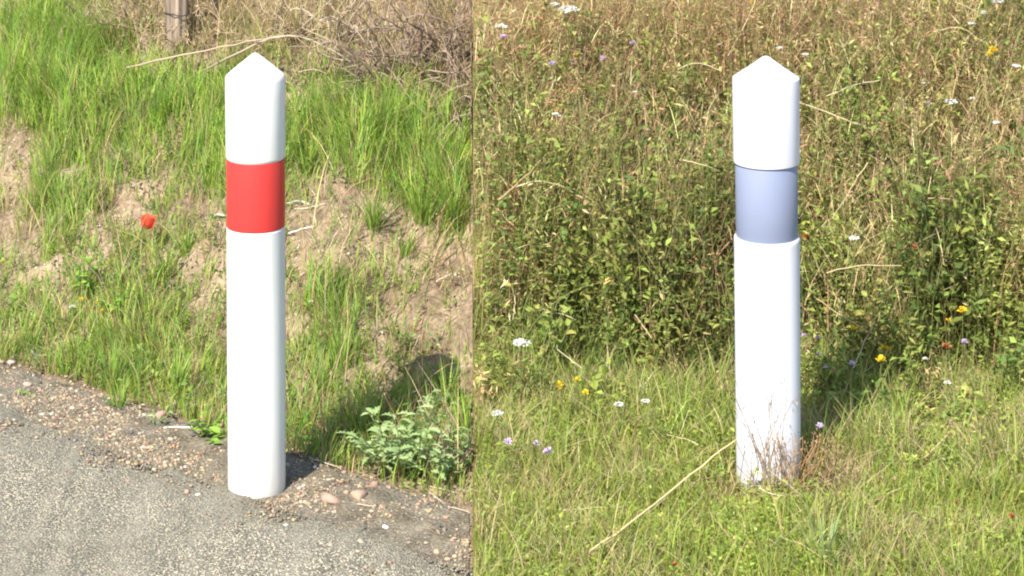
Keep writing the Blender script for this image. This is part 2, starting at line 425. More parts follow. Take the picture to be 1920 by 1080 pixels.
# ------------------------------------------------------------------ the two marker posts
def lathe(prof, seg=64, lean=(0, 0)):
    P = np.array(prof, float); n = len(P); a = np.linspace(0, 2*np.pi, seg, endpoint=False)
    V = np.stack([P[:, None, 0]*np.cos(a)[None], P[:, None, 0]*np.sin(a)[None], np.broadcast_to(P[:, None, 1], (n, seg))], 2).reshape(-1, 3)
    i = np.arange(n-1)[:, None]*seg; j = np.arange(seg)[None]; k = (np.arange(seg)+1) % seg
    Q = np.stack([i+j, i+k[None], i+seg+k[None], i+seg+j], 2).reshape(-1, 4)
    return V, Q
def post_part(name, prof, mat, parent):
    V, Q = lathe(prof); me = raw_mesh(name, V, Q, None, True); me.materials.append(mat)
    try: me.set_sharp_from_angle(angle=math.radians(28))
    except Exception: pass
    return link(name, me, parent)
def post_white(name, tint):
    m, t, b = new_mat(name); L = t.links
    tc = t.nodes.new('ShaderNodeTexCoord')
    n = t.nodes.new('ShaderNodeTexNoise'); n.inputs['Scale'].default_value = 7; n.inputs['Detail'].default_value = 7
    mp = t.nodes.new('ShaderNodeMapping'); mp.inputs['Scale'].default_value = (3, 3, .35); L.new(tc.outputs['Object'], mp.inputs[0]); L.new(mp.outputs[0], n.inputs['Vector'])
    rp = t.nodes.new('ShaderNodeValToRGB'); rp.color_ramp.elements[0].position = .3; rp.color_ramp.elements[0].color = (*[v*.86 for v in tint], 1)
    rp.color_ramp.elements[1].position = .55; rp.color_ramp.elements[1].color = (*tint, 1); L.new(n.outputs[0], rp.inputs[0])
    # splashed dirt near the soil
    sp = t.nodes.new('ShaderNodeSeparateXYZ'); L.new(tc.outputs['Object'], sp.inputs[0])
    mr = t.nodes.new('ShaderNodeMapRange'); mr.inputs[1].default_value = .0; mr.inputs[2].default_value = .16; mr.inputs[3].default_value = .5; mr.inputs[4].default_value = 0; L.new(sp.outputs[2], mr.inputs[0])
    n2 = t.nodes.new('ShaderNodeTexNoise'); n2.inputs['Scale'].default_value = 22; n2.inputs['Detail'].default_value = 6; L.new(tc.outputs['Object'], n2.inputs['Vector'])
    mu = t.nodes.new('ShaderNodeMath'); mu.operation = 'MULTIPLY'; L.new(mr.outputs[0], mu.inputs[0]); L.new(n2.outputs[0], mu.inputs[1])
    mx = t.nodes.new('ShaderNodeMixRGB'); mx.inputs[2].default_value = (.45, .36, .25, 1); L.new(mu.outputs[0], mx.inputs[0]); L.new(rp.outputs[0], mx.inputs[1])
    L.new(mx.outputs[0], b.inputs['Base Color']); b.inputs['Roughness'].default_value = .38; b.inputs['Specular IOR Level'].default_value = .45
    bp = t.nodes.new('ShaderNodeBump'); bp.inputs['Strength'].default_value = .03; bp.inputs['Distance'].default_value = .001; L.new(n.outputs[0], bp.inputs['Height']); L.new(bp.outputs[0], b.inputs['Normal'])
    return m
M_w1 = post_white('post_plastic_warm', (.70, .70, .675)); M_w2 = post_white('post_plastic_shade_tint', (.66, .66, .74))  # second white carries a lavender shade tint, painted over the whole right post
M_red = plain_mat('red_reflective_film', (.58, .042, .038), .4, .08, 14, .05, 900)
M_blue = plain_mat('grey_blue_reflective_film', (.21, .24, .35), .45, .06, 10, .05, 900)

x, y, _ = POSTS[0]
p1 = empty('marker_post', (x, y, 0), 'white plastic marker post with a red band on the gravel road edge', 'marker post')
p1.rotation_euler.y = math.radians(-.22)
rb, rt = .0656, .0690
rr = lambda z: rb+(rt-rb)*z/.95
post_part('lower_shaft', [(.02, -.06), (rb*.98, -.06), (rb*.985, .001), (rr(.012)*.997, .008), (rr(.02), .02), (rr(.3), .3), (rr(.598)-.0008, .600), (rr(.60)-.003, .603)], M_w1, p1)
post_part('red_band', [(rr(.60)-.004, .6025), (rr(.6)-.0015, .604), (rr(.6)-.0011, .607), (rr(.76)-.0011, .755), (rr(.76)-.0015, .758), (rr(.76)-.004, .7595)], M_red, p1)
up1 = post_part('upper_shaft', [(rr(.76)-.003, .759), (rr(.762)-.0008, .762), (rr(.764), .766), (rr(.9), .9), (rr(.944), .940), (rr(.948)-.001, .9455), (rr(.95)-.0025, .949)], M_w1, p1)
post_part('pointed_cap', [(rr(.95)-.0028, .9488), (rr(.95)-.006, .952), (.034, .976), (.008, .9965), (.004, .9985), (.0005, .9993)], M_w1, p1)

x, y, _ = POSTS[1]
p2 = empty('marker_post', (x, y, 0), 'white plastic marker post with a recessed grey blue band in meadow grass', 'marker post')
p2.rotation_euler.y = math.radians(-.36)
rb, rt = .0735, .0772
z0 = ground(x, y)
p2.location.z = 0
post_part('lower_shaft', [(.02, z0-.08), (rb*.99, z0-.08), (rr(.0), 0), (rr(.3), .3), (rr(.56), .560), (rr(.57), .566), (rr(.57)-.0008, .5700), (rr(.57)-.002, .5715), (rr(.57)-.0055, .5718)], M_w2, p2)
post_part('grey_band', [(rr(.57)-.0056, .5716), (rr(.57)-.0048, .5735), (rr(.65)-.0045, .65), (rr(.73)-.0045, .7395), (rr(.73)-.0056, .742)], M_blue, p2)
post_part('upper_shaft', [(rr(.74)-.0056, .7418), (rr(.74)-.002, .742), (rr(.74)-.0006, .7432), (rr(.74), .746), (rr(.9), .9), (rr(.93), .933), (rr(.935)-.0004, .9355)], M_w2, p2)
post_part('pointed_cap', [(rr(.935)-.0012, .9353), (rr(.935)-.0008, .9362), (.036, .9635), (.009, .9835), (.004, .9855), (.0005, .9863)], M_w2, p2)

# ------------------------------------------------------------------ grass and herbs of the bank (left)
# patches measured on the photo and looked up at each root's own place on the bank: (px, py, rx, ry, strength)
BARE = [(50, 285, 95, 60, 1), (20, 400, 50, 110, 1), (70, 500, 50, 60, .7), (370, 400, 75, 55, .85), (645, 400, 130, 55, 1.1), (720, 470, 150, 70, 1.),
        (600, 520, 90, 70, .8), (850, 600, 75, 75, 1.1), (860, 540, 60, 50, .9), (560, 600, 22, 110, .6), (640, 50, 110, 70, 1.2), (820, 60, 100, 70, .9),
        (215, 270, 55, 30, .6), (190, 420, 60, 45, .8), (120, 590, 30, 60, .4), (330, 50, 90, 70, .8), (385, 640, 35, 90, .5), (500, 30, 60, 40, .8), (700, 640, 40, 60, .3)]
LUSH = [(90, 130, 120, 100, 1), (130, 230, 70, 90, .6), (640, 260, 110, 60, .7), (800, 300, 100, 110, 1), (420, 240, 120, 80, .6), (250, 200, 100, 80, .5), (480, 500, 60, 200, .2),
        (640, 600, 60, 90, .6), (250, 660, 160, 60, .4), (830, 480, 60, 60, .35), (215, 560, 80, 50, .2), (700, 770, 90, 50, .3), (110, 400, 30, 80, .8), (860, 400, 60, 60, .8), (440, 330, 100, 60, .5)]
def patch(P, L):
    px, py = to_px(P); v = np.zeros(len(P))
    for (a, b, rx, ry, s) in L: v += s*np.exp(-((px-a)/rx)**2-((py-b)/ry)**2)
    return v
def wobble(P, s=60., amp=.05):
    Q = P.copy(); Q[:, 0] += (fbm(P[:, 0], P[:, 1], 9.)-.5)*amp*4; Q[:, 1] += (fbm(P[:, 0]+7, P[:, 1], 9.)-.5)*amp*4
    return Q
GREEN = [(.26, .41, .05), (.21, .37, .06), (.34, .45, .07), (.18, .32, .08), (.42, .43, .13)]
def bank_grass():
    b = Bag()
    P = scatter(190000, -2.1, -.003, 5.0, 8.3); u = edge_u(P[:, 0], P[:, 1])
    Q = wobble(P)
    cl = .55*fbm(P[:, 0], P[:, 1], 11., 3)+.45*fbm(P[:, 0]+2, P[:, 1], 31., 2)
    pr = (sstep(.0, .08, u+(fbm(P[:, 0], P[:, 1], 6.)-.5)*.16)*np.clip(.42+.8*patch(Q, LUSH)-.40*patch(Q, BARE), .09, 1))*sstep(.33, .58, cl+.2*patch(Q, LUSH))
    m = R(len(P)) < pr; P = P[m]; Q = Q[m]; n = len(P)
    lush = np.clip(patch(Q, LUSH), 0, 1.2)
    tuft = fbm(P[:, 0]+5, P[:, 1], 26., 2)
    L = U(.05, .17, n)*(.55+.7*lush)*(.6+.9*tuft)*(.5+.5*sstep(.0, -.12, P[:, 0]))*(1-.5*np.exp(-((to_px(P)[0]-790)/70)**2-((to_px(P)[1]-690)/70)**2))
    az = 6.28*fbm(P[:, 0], P[:, 1], 8., 2)*2+rng.normal(size=n)*.9
    py = to_px(P)[1]
    dry = np.clip(1.0-(py-70*sstep(640, 740, to_px(P)[0]))/190, 0, .85)*np.clip((to_px(P)[0]-150)/200, .0, 1)+.10+.14*sstep(330, 420, py)
    c1 = pick(GREEN, n, [3, 3, 2, 2, 1]); d = R(n) < dry
    c1[d] = pick([(.46, .36, .18), (.42, .38, .15), (.33, .24, .13)], int(d.sum()))
    c0 = c1*.85+np.array([.05, .035, .01])
    b.add(*blades(P, L, U(.0020, .0046, n), az, np.abs(rng.normal(size=n))*.26, U(.1, 1.5, n), c0, c1, 4, az+np.pi/2+rng.normal(size=n)*.7))
    return b
tag(bank_grass().obj('grass', M_leaf), 'fresh green spring grass in uneven tufts covering the earth bank', 'grass', kind='stuff')
def bank_dry():
    b = Bag()
    # dead grass standing on the crest and lying on the bare soil
    P = scatter(42000, -2.1, -.003, 5.1, 8.3); u = edge_u(P[:, 0], P[:, 1]); px, py = to_px(P)
    crest = sstep(170, 20, py-75*sstep(640, 740, px)+(fbm(P[:, 0], P[:, 1], 7.)-.5)*160)*sstep(120, 230, px)
    pr = np.clip(crest*.9+.11*sstep(.03, .15, u), 0, 1)
    P = keep(P, pr); n = len(P)
    c = pick([(.46, .35, .20), (.38, .27, .15), (.52, .42, .26), (.28, .19, .12), (.42, .40, .14)], n, None, .2)
    az = U(0, 6.28, n)
    b.add(*blades(P, U(.06, .26, n), U(.0012, .003, n), az, np.abs(rng.normal(size=n))*.6, U(-.2, 1.6, n), c*.85, c, 4, U(0, 6.28, n)))
    P = scatter(26000, -2.1, -.003, 4.9, 8.2); u = edge_u(P[:, 0], P[:, 1])
    P = keep(P, np.clip(.25+.8*patch(wobble(P), BARE), 0, 1)*sstep(-.06, .05, u)); n = len(P)
    c = pick([(.48, .36, .23), (.36, .26, .16), (.58, .48, .34), (.22, .15, .10)], n, None, .2)
    P[:, 2] += .003
    b.add(*blades(P, U(.015, .09, n), U(.0012, .0032, n), U(0, 6.28, n), U(1.0, 1.45, n), U(-.3, .3, n), c, c, 3, U(0, 6.28, n)))
    return b
tag(bank_dry().obj('dry_grass', M_dry), 'dead straw and bleached grass litter on the bank and its crest', 'dry grass', kind='stuff')
def bank_herbs():
    b = Bag()
    P = scatter(9000, -2.0, -.01, 5.1, 8.0); Q = wobble(P); u = edge_u(P[:, 0], P[:, 1])
    P = keep(P, np.clip(.35-.35*patch(Q, BARE), .02, 1)*sstep(.0, .1, u)); n = len(P); k = 7
    az = U(0, 6.28, (n, k)); t = U(.1, 1, (n, k)); H = U(.02, .09, n)
    c = P[:, None, :]+np.stack([np.cos(az)*.012, np.sin(az)*.012, t*H[:, None]], 2)
    d = np.stack([np.cos(az), np.sin(az), U(-.1, .9, (n, k))], 2)
    C = np.repeat(pick([(.15, .24, .05), (.20, .28, .09), (.12, .19, .05), (.27, .33, .07)], n), k, 0)
    V, T, CC = leaflets(c.reshape(-1, 3), d.reshape(-1, 3), U(.008, .026, n*k), U(.004, .010, n*k), C)
    V[..., 0] = np.minimum(V[..., 0], -.002)
    b.add(V, T, CC); return b
tag(bank_herbs().obj('ground_herbs', M_leaf), 'low small-leaved weeds scattered between the tufts on the bank', 'weeds', kind='stuff')

# crumbs and small stones on the bare soil
def crumbs():
    P = scatter(9000, -2.0, -.01, 5.1, 8.0); u = edge_u(P[:, 0], P[:, 1])
    P = keep(P, np.clip(.15+.9*patch(wobble(P), BARE), 0, 1)*sstep(0, .1, u)); n = len(P)
    b = Bag(); b.add(*pebbles(P, U(.002, .007, n), U(.5, .9, n), pick([(.30, .22, .14), (.40, .31, .22), (.22, .16, .10), (.5, .42, .33)], n, None, .2), OCT)); return b
tag(crumbs().obj('soil_crumbs', M_stone), 'dry soil crumbs and small stones on the bare bank patches', 'soil', kind='stuff')

# ------------------------------------------------------------------ meadow (right)
def meadow_herbs():
    b = Bag(); bd = Bag()
    P = scatter(36000, .0005, 2.05, 5.3, 8.7)
    cp = canopy(P[:, 0], P[:, 1])
    gap = sstep(.39, .52, fbm(P[:, 0]+90, P[:, 1], 6.5, 2)+.35*sstep(6.3, 7.0, P[:, 1]))
    m = (R(len(P)) < sstep(.09, .3, cp)*.72*(.05+.95*gap)+.02); P = P[m]; cp = cp[m]; n = len(P)
    H = cp*U(.55, 1.1, n); az = U(0, 6.28, n); ln = np.abs(rng.normal(size=n))*.28
    ts = np.linspace(0, 1, 4)
    S = P[:, None, :]+np.stack([np.sin(ln)[:, None]*np.cos(az)[:, None]*(H[:, None]*ts**1.4), np.sin(ln)[:, None]*np.sin(az)[:, None]*(H[:, None]*ts**1.4), H[:, None]*ts], 2)
    S = seam(S, P)
    zone = fbm(P[:, 0]+11, P[:, 1], 2.4, 3); z2 = fbm(P[:, 0]+31, P[:, 1], 5.2, 2)
    bush = fbm(P[:, 0]+77, P[:, 1]+3, 3.4, 2)
    back = sstep(5.85, 6.8, P[:, 1]+(zone-.5)*1.4)
    dryp = np.clip(.24+.60*back+(z2-.5)*1.5-.5*sstep(.5, .66, bush)*(1-back), .03, .92)
    isdry = R(n) < dryp
    GR = [(.29, .34, .08), (.22, .29, .07), (.36, .38, .11), (.16, .23, .06), (.32, .38, .09)]
    BR = [(.62, .44, .24), (.55, .35, .20), (.66, .52, .29), (.48, .26, .16), (.56, .47, .22)]
    cp_ = pick(GR, n, None, .18); cp_ *= (1-.38*sstep(.48, .62, bush)*(1-back))[:, None]; cp_[isdry] = pick(BR, int(isdry.sum()), None, .2)
    bd.add(*tubes(S, .0011, .0007, cp_*.6+np.array([.10, .07, .03])))
    k = 20
    t = 1-(1-U(.0, 1, (n, k)))*U(.5, 1, (n, k))*(.8+.5*R((n, k))*(1-back[:, None])); t = np.clip(t, 0, 1); t0 = .03+.2*back[:, None]; t = t0+(1-t0)*t
    f = t*3; i0 = np.clip(f.astype(int), 0, 2); fr = (f-i0)[..., None]; ar = np.arange(n)[:, None]
    c = S[ar, i0]*(1-fr)+S[ar, i0+1]*fr
    br = U(0, .05, (n, k, 1))*rand_dirs(n*k).reshape(n, k, 3)*np.array([1, 1, .5])
    c = c+br
    d = rand_dirs(n*k).reshape(n, k, 3)*np.array([1, 1, .6])+np.array([0, 0, .2])
    small = R(n) < .72
    L = np.repeat(np.where(small, U(.009, .020, n), U(.016, .030, n)), k)*U(.7, 1.3, n*k)*np.repeat((1.12-.2*back)*(1+.3*sstep(.5, .66, bush)*(1-back)), k)
    W = L*np.repeat(np.where(isdry, U(.12, .3, n), U(.25, .6, n)), k)
    C = np.repeat(cp_, k, 0)*(1+rng.normal(size=(n*k, 1))*.15)
    V, T, CC = leaflets(c.reshape(-1, 3), d.reshape(-1, 3), L, W, np.clip(C, .01, .9), .25, False)
    V[..., 0] = np.maximum(V[..., 0], .002)
    b.add(V, T, CC)
    return b, bd
mh, ms = meadow_herbs()
tag(mh.obj('meadow_herbs', M_leaf), 'tall tangled meadow herbs with small green and browning leaves', 'herbs', kind='stuff')
tag(ms.obj('herb_stems', M_dry), 'thin brown and green stems under the meadow herbs', 'stems', kind='stuff')
def meadow_grass():
    b = Bag()
    # tall dry grass through the herbs
    P = scatter(26000, .0005, 2.05, 5.75, 8.7); cp = canopy(P[:, 0], P[:, 1])
    zone = fbm(P[:, 0]+51, P[:, 1], 3., 3)
    P = keep(P, sstep(.1, .35, cp)*np.clip(.22+.45*sstep(6.0, 7.0, P[:, 1])+(zone-.5)*1.2, .04, 1)); n = len(P); cp = canopy(P[:, 0], P[:, 1])
    c = pick([(.46, .35, .18), (.36, .25, .13), (.40, .36, .17), (.27, .27, .08), (.30, .17, .10)], n, None, .2); az = U(0, 6.28, n)
    b.add(*blades(P, cp*U(.75, 1.35, n), U(.0012, .0030, n), az, np.abs(rng.normal(size=n))*.3, U(0, 1.1, n), c*.9, c, 5, U(0, 6.28, n)))
    # green blades at the foot of the weeds
    P = scatter(9000, .0005, 1.7, 5.4, 6.2); P = keep(P, np.exp(-((P[:, 1]-5.75)/.2)**2)*.8*sstep(.35, .6, fbm(P[:, 0]+13, P[:, 1], 7., 2))); n = len(P)
    c = pick([(.20, .26, .05), (.16, .24, .05), (.28, .30, .09), (.40, .34, .17)], n); az = U(0, 6.28, n)
    b.add(*blades(P, U(.06, .17, n), U(.0018, .0042, n), az, np.abs(rng.normal(size=n))*.3, U(.1, 1.5, n), c*.85, c, 4, U(0, 6.28, n)))
    # fine dry hay caught in the upper layer of the herbs
    P = scatter(70000, .0005, 2.05, 5.8, 8.7); cp = canopy(P[:, 0], P[:, 1])
    zone = fbm(P[:, 0]+21, P[:, 1], 4., 3)
    m = R(len(P)) < sstep(.15, .35, cp)*np.clip(.36+.75*sstep(5.95, 6.7, P[:, 1])+(zone-.5)*1.7, .06, 1); P = P[m]; cp = cp[m]; n = len(P)
    P[:, 2] += cp*U(.45, .95, n)
    c = pick([(.66, .48, .26), (.58, .38, .22), (.64, .57, .32), (.50, .47, .20), (.52, .32, .20), (.44, .44, .16)], n, None, .18); az = U(0, 6.28, n)
    b.add(*blades(P, U(.03, .12, n), U(.0010, .0028, n), az, U(.1, 1.3, n), U(0, 1.2, n), c, c, 3, U(0, 6.28, n)))
    return b
tag(meadow_grass().obj('tall_meadow_grass', M_dry), 'tall straw coloured grass growing through the meadow herbs', 'grass', kind='stuff')
def seed_heads():
    b = Bag()
    P = scatter(2600, .01, 2.0, 5.9, 8.6); cp = canopy(P[:, 0], P[:, 1]); P = keep(P, sstep(.2, .4, cp)*.75); n = len(P); cp = canopy(P[:, 0], P[:, 1])
    H = cp*U(.85, 1.25, n)
    top = P+np.stack([rng.normal(size=n)*.05, rng.normal(size=n)*.05, H], 1)
    k = 26; t = R((n, k))
    c = top[:, None, :]*1.0+np.stack([rng.normal(size=(n, k))*.010*(1.1-t), rng.normal(size=(n, k))*.010*(1.1-t), (t-.5)*U(.03, .09, n)[:, None]], 2)
    C = np.repeat(pick([(.36, .22, .13), (.45, .33, .19), (.28, .17, .12), (.40, .26, .20)], n, None, .2), k, 0)
    V, T, CC = leaflets(c.reshape(-1, 3), (rand_dirs(n*k)+np.array([0, 0, .8])), U(.004, .009, n*k), U(.0015, .003, n*k), C, .2, False)
    V[..., 0] = np.maximum(V[..., 0], .002)
    b.add(V, T, CC)
    mid = (P+top)/2+rng.normal(size=(n, 3))*.01
    S = np.stack([P, mid, top], 1); S[..., 0] = np.maximum(S[..., 0], .003)
    b.add(*tubes(S, .0009, .0006, pick([(.42, .32, .17)], n)))
    return b
tag(seed_heads().obj('seed_heads', M_dry), 'feathery brown grass seed heads above the meadow herbs', 'seed heads', kind='stuff')
def verge():
    b = Bag()
    P = scatter(90000, .0005, 1.55, 4.35, 6.05); cp = canopy(P[:, 0], P[:, 1])
    cl = fbm(P[:, 0], P[:, 1], 9., 3)
    px, py = to_px(P)
    bare = .95*np.exp(-((px-1752)/50)**2-((py-815)/85)**2)
    P = keep(P, (1-sstep(.1, .3, cp))*np.clip(.25+1.0*cl-1.3*bare, .03, .95)); n = len(P)
    cl = fbm(P[:, 0], P[:, 1], 6., 3); drz = fbm(P[:, 0]+23, P[:, 1]+5, 3.6, 3); dr = R(n) < np.clip(.26+(cl-.5)*1.0+(drz-.5)*2.2, .03, .85)
    c = pick([(.31, .38, .06), (.25, .33, .06), (.40, .42, .10), (.29, .31, .09)], n, None, .16); c[dr] = pick([(.52, .44, .23), (.46, .36, .20), (.42, .39, .16)], int(dr.sum()))
    az = U(0, 6.28, n)
    b.add(*blades(P, U(.025, .095, n)*(.7+.6*cl)*(.45+.55*sstep(.09, .22, np.hypot(P[:, 0]-.66, P[:, 1]-5.03))), U(.0016, .0042, n), az, np.abs(rng.normal(size=n))*.5, U(.1, 1.6, n), c*.85, c, 3, U(0, 6.28, n)))
    P = scatter(5200, .0005, 1.5, 4.4, 6.0); P = keep(P, (1-sstep(.1, .3, canopy(P[:, 0], P[:, 1])))*sstep(.42, .62, fbm(P[:, 0]+61, P[:, 1], 5., 3))*(np.hypot(P[:, 0]-.66, P[:, 1]-5.0) > .2)*(np.hypot(P[:, 0]-1.13, P[:, 1]-5.42) > .15)); n = len(P)
    c = pick([(.27, .37, .06), (.34, .40, .10), (.52, .43, .22), (.22, .31, .07)], n, None, .16); az = U(0, 6.28, n)
    b.add(*blades(P, U(.08, .2, n), U(.0016, .0036, n), az, np.abs(rng.normal(size=n))*.35, U(.2, 1.5, n), c*.85, c, 5, U(0, 6.28, n)))
    return b
tag(verge().obj('verge_grass', M_leaf), 'short patchy green and yellow grass of the mown verge', 'grass', kind='stuff')
def verge_herbs():
    b = Bag()
    P = scatter(9000, .004, 1.5, 4.4, 6.0); pq = to_px(P); P = keep(P, (1-.9*np.exp(-((pq[0]-1750)/55)**2-((pq[1]-800)/60)**2))*(1-sstep(.1, .3, canopy(P[:, 0], P[:, 1])))*np.clip(1.5*fbm(P[:, 0]+3, P[:, 1]+8, 7., 2)-.25, .05, 1)); n = len(P); k = 8
    az = U(0, 6.28, (n, k)); H = U(.015, .06, n)
    c = P[:, None, :]+np.stack([np.cos(az)*U(.0, .02, (n, k)), np.sin(az)*U(0, .02, (n, k)), U(.2, 1, (n, k))*H[:, None]], 2)
    d = np.stack([np.cos(az), np.sin(az), U(-.1, .8, (n, k))], 2)
    C = np.repeat(pick([(.27, .36, .06), (.33, .41, .07), (.20, .29, .06), (.40, .42, .11)], n), k, 0)
    V, T, CC = leaflets(c.reshape(-1, 3), d.reshape(-1, 3), U(.007, .017, n*k), U(.004, .009, n*k), C)
    V[..., 0] = np.maximum(V[..., 0], .002); b.add(V, T, CC)
    # cut straw lying on top
    P = scatter(3800, .01, 1.5, 4.4, 6.0); P = keep(P, 1-sstep(.1, .3, canopy(P[:, 0], P[:, 1]))); n = len(P); P[:, 2] += U(.005, .05, n)
    c2 = pick([(.55, .45, .25), (.45, .34, .18), (.62, .54, .33)], n)
    b.add(*blades(P, U(.03, .16, n), U(.0012, .0026, n), U(0, 6.28, n), U(1.0, 1.6, n), U(-.2, .4, n), c2, c2, 3, U(0, 6.28, n)))
    return b
tag(verge_herbs().obj('verge_weeds', M_leaf), 'low clover-like leaves and cut straw among the verge grass', 'weeds', kind='stuff')

# ------------------------------------------------------------------ single plants, canes, sticks, flowers
def pos(px, py, lift=0.0, top=False):
    x, y = at(px, py, lift, top); return np.array([x, y, ground(x, y)])
def spline(pts, n):
    """smooth curve through pts (Catmull-Rom)"""
    P = np.array(pts, float); P = np.vstack([2*P[0]-P[1], P, 2*P[-1]-P[-2]]); m = len(P)-3
    out = []
    for q in np.linspace(0, m-1e-6, n):
        i = int(q); t = q-i; a, b, c, d = P[i:i+4]
        out.append(.5*(2*b+(c-a)*t+(2*a-5*b+4*c-d)*t*t+(3*b-a-3*c+d)*t**3))
    return np.array(out)
def stalk(name, pix, r0, r1, colr, label, cat, group=None, lifts=None, top=False, n=14, k=5, side=0):
    """a cane, stick or straw through photo pixels, each looked up on the ground (lifted by so much)"""
    pts = []
    for i, (px, py) in enumerate(pix):
        l = lifts[i] if lifts else .01
        x, y = at(px, py, l, top); z = CAMH-(py-HOR)*y/F
        pts.append((x, y, z))
    P = spline(pts, n); s = -1 if pix[0][0] < CXP else 1
    P[1:-1] += rng.normal(size=(n-2, 3))*min(.0012, np.linalg.norm(P[-1]-P[0])*.006)
    P[:, 0] = np.minimum(P[:, 0], -.006) if s < 0 else np.maximum(P[:, 0], .006)
    b = Bag(); b.add(*tubes(P[None], r0, r1, np.array(colr), k))
    o = b.obj(name, M_dry, None, P[0].copy(), True)
    return tag(o, label, cat, group)
# --- arching dead canes on the crest
CANE = (.46, .36, .25)
stalk('dry_cane', [(238, 127), (320, 108), (400, 92), (480, 75), (535, 68)], .0035, .002, CANE, 'long pale dry cane arching from the wooden fence post towards the white post', 'cane', None, [.10, .16, .18, .2, .2])
stalk('dry_cane', [(380, 133), (440, 102), (520, 68), (580, 75), (640, 105), (690, 142)], .004, .002, (.44, .36, .27), 'thick grey tan cane bowed over the grass behind the red banded post', 'cane', None, [.06, .14, .2, .2, .16, .06])
for pix in ([(690, 95), (730, 130), (765, 180), (800, 215)], [(800, 205), (840, 170), (884, 155)], [(740, 60), (770, 110), (800, 140), (850, 165)], [(800, 40), (835, 90), (860, 130)],
            [(640, 40), (665, 55), (700, 100)], [(560, 50), (590, 62), (640, 85)], [(850, 195), (870, 180), (885, 185)], [(700, 10), (690, 60), (705, 110)], [(785, 10), (800, 60), (790, 110)], [(860, 0), (852, 50), (846, 90)],
            [(560, 135), (590, 130), (612, 138)], [(820, 260), (850, 225), (884, 210)]):
    stalk('dry_twig', pix, .0024, .0012, (.45, .35, .25) if len(pix) % 2 else (.33, .25, .20), 'thin dry twig bent over the crest of the bank', 'twig', 'dry twigs on the bank crest', [.06]+[.12]*(len(pix)-1))
# --- sticks and straws lying on soil, gravel and verge
stalk('bleached_stick', [(538, 382), (560, 377), (582, 384)], .004, .0025, (.72, .68, .6), 'bleached white curved stick on bare soil right of the red band', 'stick', None, [.012]*3)
stalk('bleached_stick', [(552, 392), (575, 390), (610, 382)], .002, .0015, (.62, .56, .46), 'thinner pale stick lying under the curved white stick', 'stick', None, [.01]*3)
stalk('bleached_stick', [(540, 438), (565, 430), (590, 424)], .0032, .002, (.66, .6, .52), 'short bleached stick on bare soil level with the bottom of the red band', 'stick', None, [.01]*3)
stalk('bleached_stick', [(385, 408), (405, 403), (428, 405)], .004, .003, (.6, .55, .48), 'grey stick poking out behind the red band of the post', 'stick', None, [.012]*3)
stalk('bleached_stick', [(306, 803), (335, 801), (368, 802)], .0035, .0022, (.78, .72, .62), 'pale stick lying on the gravel below the large pink stone', 'stick', None, [.006]*3)
stalk('bleached_stick', [(60, 658), (70, 672), (79, 686)], .003, .002, (.75, .72, .65), 'short white stick upright at the foot of the bank grass', 'stick', None, [.05, .03, .008])
for pix in ([(498, 1001), (520, 1005), (546, 1003)], [(616, 1008), (640, 1011), (660, 1008)], [(586, 984), (600, 983), (612, 982)], [(670, 945), (690, 948), (703, 949)], [(175, 822), (190, 824), (200, 829)], [(780, 905), (820, 915), (860, 925)], [(700, 895), (740, 880), (770, 900)], [(580, 858), (610, 868), (640, 880)], [(840, 950), (862, 955), (884, 962)]):
    stalk('dry_straw', pix, .0014, .001, (.58, .48, .33), 'short dry straw lying on the gravel shoulder', 'straw', 'straws on the gravel shoulder', [.007]*3, n=8, k=4)
st = stalk('straw_stalk', [(1105, 1035), (1180, 982), (1260, 918), (1330, 862), (1384, 822)], .0026, .0019, (.62, .50, .27), 'long golden straw stalk slanting up from the verge to the grey banded post', 'straw', None, [.05, .075, .095, .11, .12])
SW = [[(1500, 193), (1570, 218), (1645, 247)], [(1790, 4), (1815, 14), (1846, 30)], [(968, 350), (1010, 340), (1050, 348), (1082, 368)], [(1627, 305), (1592, 360), (1560, 410)], [(1550, 512), (1600, 500), (1690, 498)],
      [(1416, 2), (1395, 50), (1365, 105)], [(935, 375), (980, 335), (1020, 295)], [(1740, 372), (1770, 372), (1800, 378)], [(1750, 60), (1800, 52), (1845, 80)], [(1280, 300), (1320, 310), (1350, 322)],
      [(1530, 560), (1575, 590), (1633, 625)], [(1640, 605), (1620, 640), (1600, 690)], [(1190, 590), (1205, 610), (1222, 635)], [(1040, 650), (1065, 670), (1090, 690)], [(1270, 130), (1310, 118), (1350, 132)], [(1550, 180), (1600, 160), (1650, 150)], [(1020, 585), (1050, 588), (1080, 600)], [(960, 540), (966, 565), (962, 600)]]
for pix in SW:
    stalk('straw_stalk', pix, .0019, .0012, random.choice([(.55, .44, .25), (.5, .36, .2), (.6, .52, .32)]), ('dry straw stalk over the herbs right of the grey banded post' if pix[0][0] > 1440 else 'dry straw stalk over the herbs between the border and the post'), 'straw', 'loose straws over the meadow herbs', [.035]*len(pix), True, n=10, k=4)
for pix in ([(1545, 905), (1590, 880), (1632, 848)], [(1424, 915), (1445, 926), (1470, 930)], [(1640, 940), (1665, 925), (1690, 915)], [(1310, 835), (1290, 825), (1250, 815)], [(1055, 957), (1110, 952), (1170, 950)], [(1470, 1010), (1510, 1025), (1560, 1060)], [(1730, 610), (1780, 585), (1850, 545)], [(1380, 690), (1350, 705), (1310, 740)], [(1190, 780), (1215, 800), (1240, 830)]):
    stalk('verge_straw', pix, .0016, .001, random.choice([(.62, .54, .34), (.52, .40, .22)]), ('dry straw on the verge right of the grey banded post' if pix[0][0] > 1400 else 'dry straw on the verge between the border and the post'), 'straw', 'loose straws on the verge', [.045]*3, n=8, k=4)

